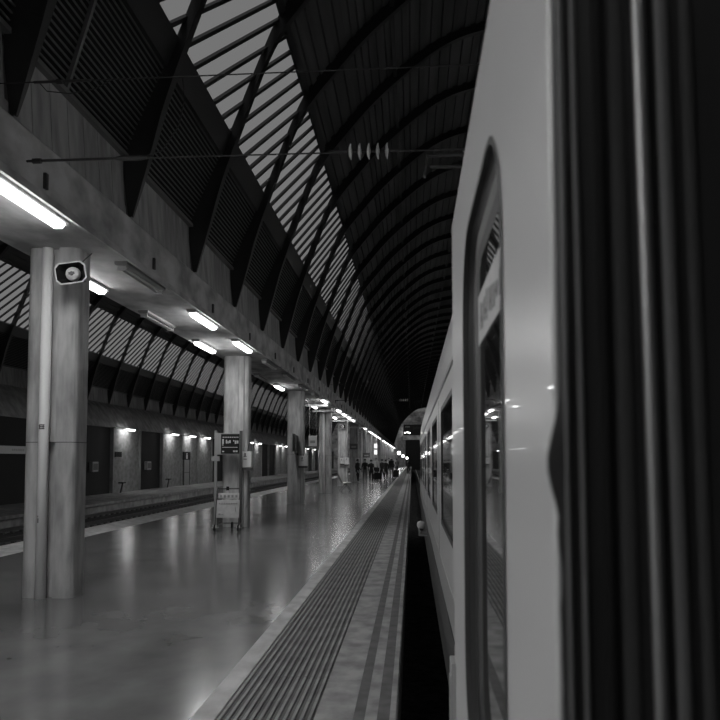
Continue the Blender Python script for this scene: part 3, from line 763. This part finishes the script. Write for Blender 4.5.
# bench beside the fourth column
be = empty('bench', (-3.72, 41.5, 0), math.radians(-90+12)); tag(be, 'pale wire-mesh bench with splayed legs beside the fourth column', 'bench')
for i in range(2):
    s = i*.56 - .28
    MB().add([(s-.25,.0,.42),(s+.25,.0,.42),(s+.25,.46,.44),(s-.25,.46,.44),(s-.25,0,.45),(s+.25,0,.45),(s+.25,.46,.47),(s-.25,.46,.47)], [(0,3,2,1),(4,5,6,7),(0,1,5,4),(1,2,6,5),(2,3,7,6),(3,0,4,7)]).build('seat', 'seat_wire', be)
    MB().add([(s-.25,0,.44),(s+.25,0,.44),(s+.25,-.22,.90),(s-.25,-.22,.90),(s-.25,-.03,.44),(s+.25,-.03,.44),(s+.25,-.25,.90),(s-.25,-.25,.90)], [(0,1,2,3),(4,7,6,5),(0,4,5,1),(1,5,6,2),(2,6,7,3),(3,7,4,0)]).build('backrest', 'seat_wire', be)
for s in (-.4, .4):
    MB().tube([(s,-.1,0),(s,.25,.40)], .02, 6).build('leg', 'dark_metal', be); MB().tube([(s,.5,0),(s,.15,.40)], .02, 6).build('leg', 'dark_metal', be)
MB().tube([(-.55,.2,.40),(.55,.2,.40)], .025, 8).build('cross_rail', 'dark_metal', be)

# hanging signs
def hang(x, y_, z, w, h, top, m1, label):
    o = empty('hanging_sign', (x, y_, z)); tag(o, label, 'sign')
    MB().box((-w/2,-.05,0),(w/2,.05,h)).build('panel', m1, o, bevel=.01)
    MB().box((-w*.3,-.054,h*.3),(w*.3,-.05,h*.55)).build('marking', 'mid_metal', o)
    for s in (-.4, .4): MB().box((s*w-.012,-.012,h),(s*w+.012,.012,top-z)).build('rod', 'dark_metal', o)
hang(-4.72, 37.0, 2.30, .40, .50, 4.25, 'white_metal', 'pale square sign hanging on rods left of the fourth column')
hang(-4.38, 58.75, 2.45, .60, .42, 4.25, 'dark_metal', 'small dark sign hanging before the sixth column')
hang(-3.85, 66.0, 1.85, .60, .40, 4.25, 'dark_metal', 'low dark sign hanging between the sixth and seventh columns')
for i, z in enumerate((2.75, 2.15)):
    o = empty('light_box', (-3.48, 75.0, z)); tag(o, ('upper' if i == 0 else 'lower') + ' lit white sign box hanging above the people', 'sign', 'lit sign boxes')
    MB().box((-.17,-.05,0),(.17,.05,.48)).build('case', 'mid_metal', o); MB().box((-.15,-.056,.02),(.15,-.05,.46)).build('lit_face', 'sign_lit', o)
    for sx in (-.205, .205):
        rx = sx if i else sx*.82
        MB().box((rx-.012,-.02,0),(rx+.012,0,4.25-z)).box((min(rx,rx*.7),-.02,.22),(max(rx,rx*.7),0,.26)).build('rod', 'dark_metal', o)
# cross trays under the beam at the farther columns
for i, yy in enumerate((34.6, 38.6, 48.4, 58.3, 68.2)):
    o = MB().box((-4.95, yy-.06, 4.04), (-3.75, yy+.06, 4.12)).box((-4.84,yy-.03,4.12),(-4.80,yy+.03,4.25)).box((-3.84,yy-.03,4.12),(-3.80,yy+.03,4.25)).build('cable_tray', 'white_metal')
    tag(o, 'white cross tray under the beam, ' + ORD[i] + ' from the camera', 'cable tray', 'cross trays')

# ------------------------------------------------------------------ overhead line cross spans
def span(yy, label):
    o = empty('span_wire', (-3.60, yy, 4.45)); tag(o, label, 'wire')
    def LX(x, z): return (x+3.60, 0, z-4.45)
    MB().tube([LX(-3.60,4.45), LX(9.1,4.47)], .007, 6).build('lower_wire', 'dark_metal', o)
    MB().tube([LX(-4.02,5.21), LX(-2.6,5.215), LX(9.6,5.31)], .006, 6).build('upper_wire', 'dark_metal', o)
    MB().lathe([(0,-.04),(.026,-.04),(.026,.04),(0,.04)], LX(-3.50,4.45), 'x', 8).tube([LX(-3.60,4.45),LX(-2.75,4.455)], .012, 6).build('turnbuckle', 'dark_metal', o)
    MB().tube([LX(-2.75,4.455),LX(-2.68,4.455),LX(-2.52,4.455),LX(-2.45,4.455)], [.014,.026,.026,.014], 8).build('clamp', 'dark_metal', o)
    MB().tube([LX(-3.55,5.21),LX(-3.0,5.213)], .013, 6).lathe([(0,-.03),(.024,-.03),(.024,.03),(0,.03)], LX(-3.3,5.21), 'x', 8).build('turnbuckle', 'dark_metal', o)
    MB().tube([LX(-3.5,5.21),LX(-3.42,5.12),LX(-3.2,5.09),LX(-2.95,5.13),LX(-2.8,5.21)], .005, 6).tube([LX(-2.5,4.455),LX(-2.3,4.52),LX(-2.15,4.75),LX(-2.1,5.0),LX(-2.12,5.21)], .005, 6).build('jumper', 'dark_metal', o)
    MB().tube([LX(-.75,4.46),LX(-.62,4.46),LX(-.1,4.46)], [.02,.015,.015], 8).build('insulator_rod', 'dark_metal', o)
    for k in range(5):
        x = -.55 + k*.083
        MB().lathe([(.015,-.018),(.045,-.012),(.072,.0),(.073,.008),(.036,.012),(.015,.018)], LX(x,4.46), 'x', 14).build('insulator_disc', 'porcelain', o)
    MB().tube([LX(.12,4.2),LX(.15,4.40),LX(1.7,4.44)], .018, 6).tube([LX(.17,4.3),LX(1.7,4.3)], .016, 6).build('steady_arm', 'dark_metal', o)
for i, yy in enumerate((6.95, 36.6, 66.4)):
    span(yy, ('nearest', 'second', 'third')[i] + ' cross wire with insulator discs hung across the train hall')
cw = MB().tube([(1.72, Y0, 4.62), (1.72, Y1+14, 4.62)], .008, 6).build('contact_wire', 'dark_metal'); tag(cw, 'overhead contact wire running above the train', 'wire')

# ------------------------------------------------------------------ beyond the open end of the hall
ef = empty('end_gateway', (0, 192, 0)); tag(ef, 'pale concrete gateway building beyond the open end of the hall', 'building')
MB().box((-30,0,-.9),(-3.6,1.2,9.5)).build('pier', 'far_facade', ef)
MB().box((-3.6,0,10.4),(8,1.0,10.9)).build('lintel', 'wall_light', ef)
MB().box((-3.6,1.0,-.9),(-2.2,2.2,10.4)).build('pier', 'concrete', ef)
MB().box((-2.2,.1,6.6),(8,1.0,7.7)).build('lower_beam', 'far_facade', ef)
MB().box((8,0,-.9),(30,1.2,16)).build('pier', 'far_facade', ef)
MB().box((-2.2,9,-.9),(8,9.3,11)).build('dark_back', 'wall_dark', ef)
MB().box((-2.2,.6,-.9),(-1.6,1.4,6.6)).build('jamb', 'concrete', ef)
up = MB().box((-30,14,-.9),(30,14.5,17)).build('rear_wall', 'far_facade', ef)
for k, x in enumerate((-1.7,-1.1,-.6)):
    o = MB().lathe([(0,-.15),(.15,-.12),(.19,0),(.15,.12),(0,.15)], (x,192.4,8.3+.15*(k==1)), 'z', 8).build('gate_lamp', 'globe_lit'); MB().tube([(x,192.4,8.44+.15*(k==1)),(x,192.4,10.4)], .03, 6).build('cord', 'dark_metal', o); tag(o, 'small lit lamp in the dark opening of the far gateway', 'lamp', 'gateway lamps')
for k, (x, y_, z) in enumerate(((-3.04,183,3.27),(-2.11,183.5,2.57),(-1.17,184,2.1),(-.95,184.5,.45))):
    o = empty('globe_lamp', (x, y_, 0))
    tag(o, ('largest round globe lamp at the end of the platform','middle round globe lamp at the end of the platform','third small globe lamp near the dark gateway','low lit lamp near the ground by the gateway')[k], 'lamp', 'globe lamps at the platform end')
    r = (.42,.34,.26,.2)[k]
    MB().lathe([(0,-r)]+[(r*math.cos(a),r*math.sin(a)) for a in (-1.0,-.5,0,.5,1.0)]+[(0,r)], (0,0,z), 'z', 12).build('globe', 'globe_lit', o)
    MB().tube([(0,0,0),(0,0,z-r)], .05, 6).build('post', 'dark_metal', o)

# ------------------------------------------------------------------ people waiting on the platform
def person(x, y_, h, rz, top, legs, pose, label, shoes='cloth_dark', hair='hair', lean=0.0):
    o = empty('person', (x, y_, 0), rz); tag(o, label, 'person')
    k = h/1.75
    J = {}
    st = .10 if pose != 'walk' else .09
    fy = {'stand': (0,0), 'walk': (-.24,.26), 'lean': (-.18,-.02)}[pose]
    V = []; R = []; E = []
    def v(p, r):
        V.append((p[0]*k, p[1]*k + lean*p[2]*k, p[2]*k)); R.append(r*k); return len(V)-1
    pel = v((0,0,.95),.15); wai = v((0,0,1.10),.135); che = v((0,.0,1.32),.165); nb = v((0,.01,1.47),.075); nt = v((0,-.01,1.54),.06)
    hd = v((0,-.02,1.62),.095); tp = v((0,-.01,1.70),.085)
    E += [(pel,wai),(wai,che),(che,nb),(nb,nt),(nt,hd),(hd,tp)]
    nose_ = v((0,-.12,1.61),.02); E.append((hd,nose_))
    arms = {'stand': ((.0,.02),(.0,-.02)), 'walk': ((.08,.18),(-.1,-.2)), 'lean': ((.02,-.2),(.02,-.22))}[pose]
    for s, (ey, hy) in zip((-1,1), arms):
        sh = v((.17*s,0,1.42),.075); el = v((.235*s,ey+.02,1.14),.052); wr = v((.235*s,hy,.90),.036); ha = v((.225*s,hy-.03,.80),.042)
        E += [(che,sh),(sh,el),(el,wr),(wr,ha)]
        for f in (-.02, .02):
            fi = v((.225*s+f,hy-.05,.73),.014); E.append((ha,fi))
    for s, f in zip((-1,1), fy):
        hp = v((.09*s,0,.88),.115); kn = v((.10*s,f*.35-.03,.50),.075); an = v((.10*s,f,.09),.045); to = v((.11*s,f-.17,.035),.036)
        E += [(pel,hp),(hp,kn),(kn,an),(an,to)]
    me = bpy.data.meshes.new('body'); me.from_pydata(V, E, [])
    b = bpy.data.objects.new('body', me); COL.objects.link(b)
    sk = b.modifiers.new('skin', 'SKIN'); sk.use_smooth_shade = True
    for i, sv in enumerate(me.skin_vertices[0].data): sv.radius = (R[i], R[i]*(.72 if i in (pel,wai,che) else 1)); sv.use_root = (i == pel)
    sub = b.modifiers.new('subdivision', 'SUBSURF'); sub.levels = 1; sub.render_levels = 1
    dg = bpy.context.evaluated_depsgraph_get(); bm2 = bpy.data.meshes.new_from_object(b.evaluated_get(dg))
    b.modifiers.clear(); b.data = bm2; bm2.name = 'body'
    for mname in ('skin', top, legs, shoes): bm2.materials.append(MATS[mname])
    zmin = min(q.co.z for q in bm2.vertices)
    for q in bm2.vertices: q.co.z -= zmin
    for p in bm2.polygons:
        z = p.center.z/k; ax = abs(p.center.x)/k
        p.use_smooth = True
        p.material_index = 0 if (z > 1.50 or (ax > .17 and z < .93 and z > .6)) else (1 if z > .96 or (ax > .17 and z > .6) else (2 if z > .10 else 3))
    b.parent = o
    hm = MB().lathe([(.096,0),(.108,.05),(.09,.11),(.05,.14),(0,.15)], (0,.02+lean*1.62,1.62), 'z', 12)
    hm.v = [(a*k, (bb+ (.02 if cc < 1.66 else 0))*k, cc*k) for a,bb,cc in hm.v]
    smooth(hm.build('hair', hair, o), 2)
    return o
person(-4.02, 57.0, 1.70, math.radians(60), 'cloth_dark', 'cloth_dark', 'lean', 'person in dark clothes leaning by the sixth column with pale shoes', shoes='cloth_light', lean=-.05)
person(-3.60, 59.8, 1.72, math.radians(10), 'cloth_dark', 'cloth_mid', 'stand', 'person in dark jacket and grey trousers right of the leaning person')
person(-2.95, 56.4, 1.66, math.radians(170), 'cloth_dark', 'cloth_dark', 'stand', 'person all in dark carrying a shoulder bag, feet together')
person(-3.28, 71.0, 1.86, 0, 'cloth_light', 'cloth_dark', 'stand', 'tall person in a white shirt and dark trousers')
person(-2.45, 64.0, 1.70, math.radians(150), 'cloth_dark', 'cloth_dark', 'walk', 'person in a long dark coat, left one of the close pair')
person(-2.20, 65.5, 1.66, math.radians(200), 'cloth_dark', 'cloth_dark', 'stand', 'person in dark clothes, right one of the close pair')
person(-1.85, 70.0, 1.74, math.radians(180), 'cloth_dark', 'cloth_mid', 'walk', 'person with a large dark backpack walking away near the platform edge')
person(-2.55, 86.0, 1.84, 0, 'cloth_light', 'cloth_mid', 'stand', 'distant person in a pale top behind the dark-clothed group')
person(-1.75, 90.0, 1.75, math.radians(20), 'cloth_mid', 'cloth_dark', 'stand', 'distant person in a grey top right of the backpack wearer')
person(-3.05, 95.0, 1.72, math.radians(20), 'cloth_mid', 'cloth_dark', 'walk', 'far small person in grey near the columns')
person(-.42, 92.0, 1.72, math.radians(180), 'cloth_dark', 'cloth_dark', 'stand', 'lone dark figure standing at the platform edge by the train')
# long coat skirt, bags
bg_ = MB().box((-.16,-.09,0),(.16,.09,.30)).box((-.02,-.02,.30),(.0,.02,.72)).build('shoulder_bag', 'cloth_dark', bevel=.03); bg_.location = (-2.52, 56.35, .80); tag(bg_, 'dark bag hanging at the side of the person with feet together', 'bag')
bp = MB().box((-.24,-.16,0),(.24,.16,.58)).box((-.18,-.24,.05),(.18,-.16,.32)).build('backpack', 'cloth_dark', bevel=.06); bp.location = (-1.85, 69.66, 1.02); tag(bp, 'large dark backpack on the walking person', 'backpack')
def case(x, y_, w, h, label):
    o = empty('suitcase', (x, y_, 0)); tag(o, label, 'suitcase')
    MB().box((-w/2,-.14,.06),(w/2,.14,h)).build('shell', 'cloth_dark', o, bevel=.05)
    for s in (-1,1): MB().lathe([(0,-.02),(.04,-.02),(.04,.02),(0,.02)], (s*w*.36,0,.04), 'x', 10).build('wheel', 'black', o)
    MB().tube([(-.12,.08,h-.02),(-.12,.12,h+.32),(.12,.12,h+.32),(.12,.08,h-.02)], .012, 6).build('handle', 'mid_metal', o)
case(-1.52, 72.0, .62, .72, 'large dark suitcase on the platform near the backpack wearer')
case(-2.75, 63.5, .6, .62, 'dark suitcase left of the close pair of people')
case(-3.05, 66.0, .5, .60, 'dark suitcase standing behind the other one, nearer the columns')
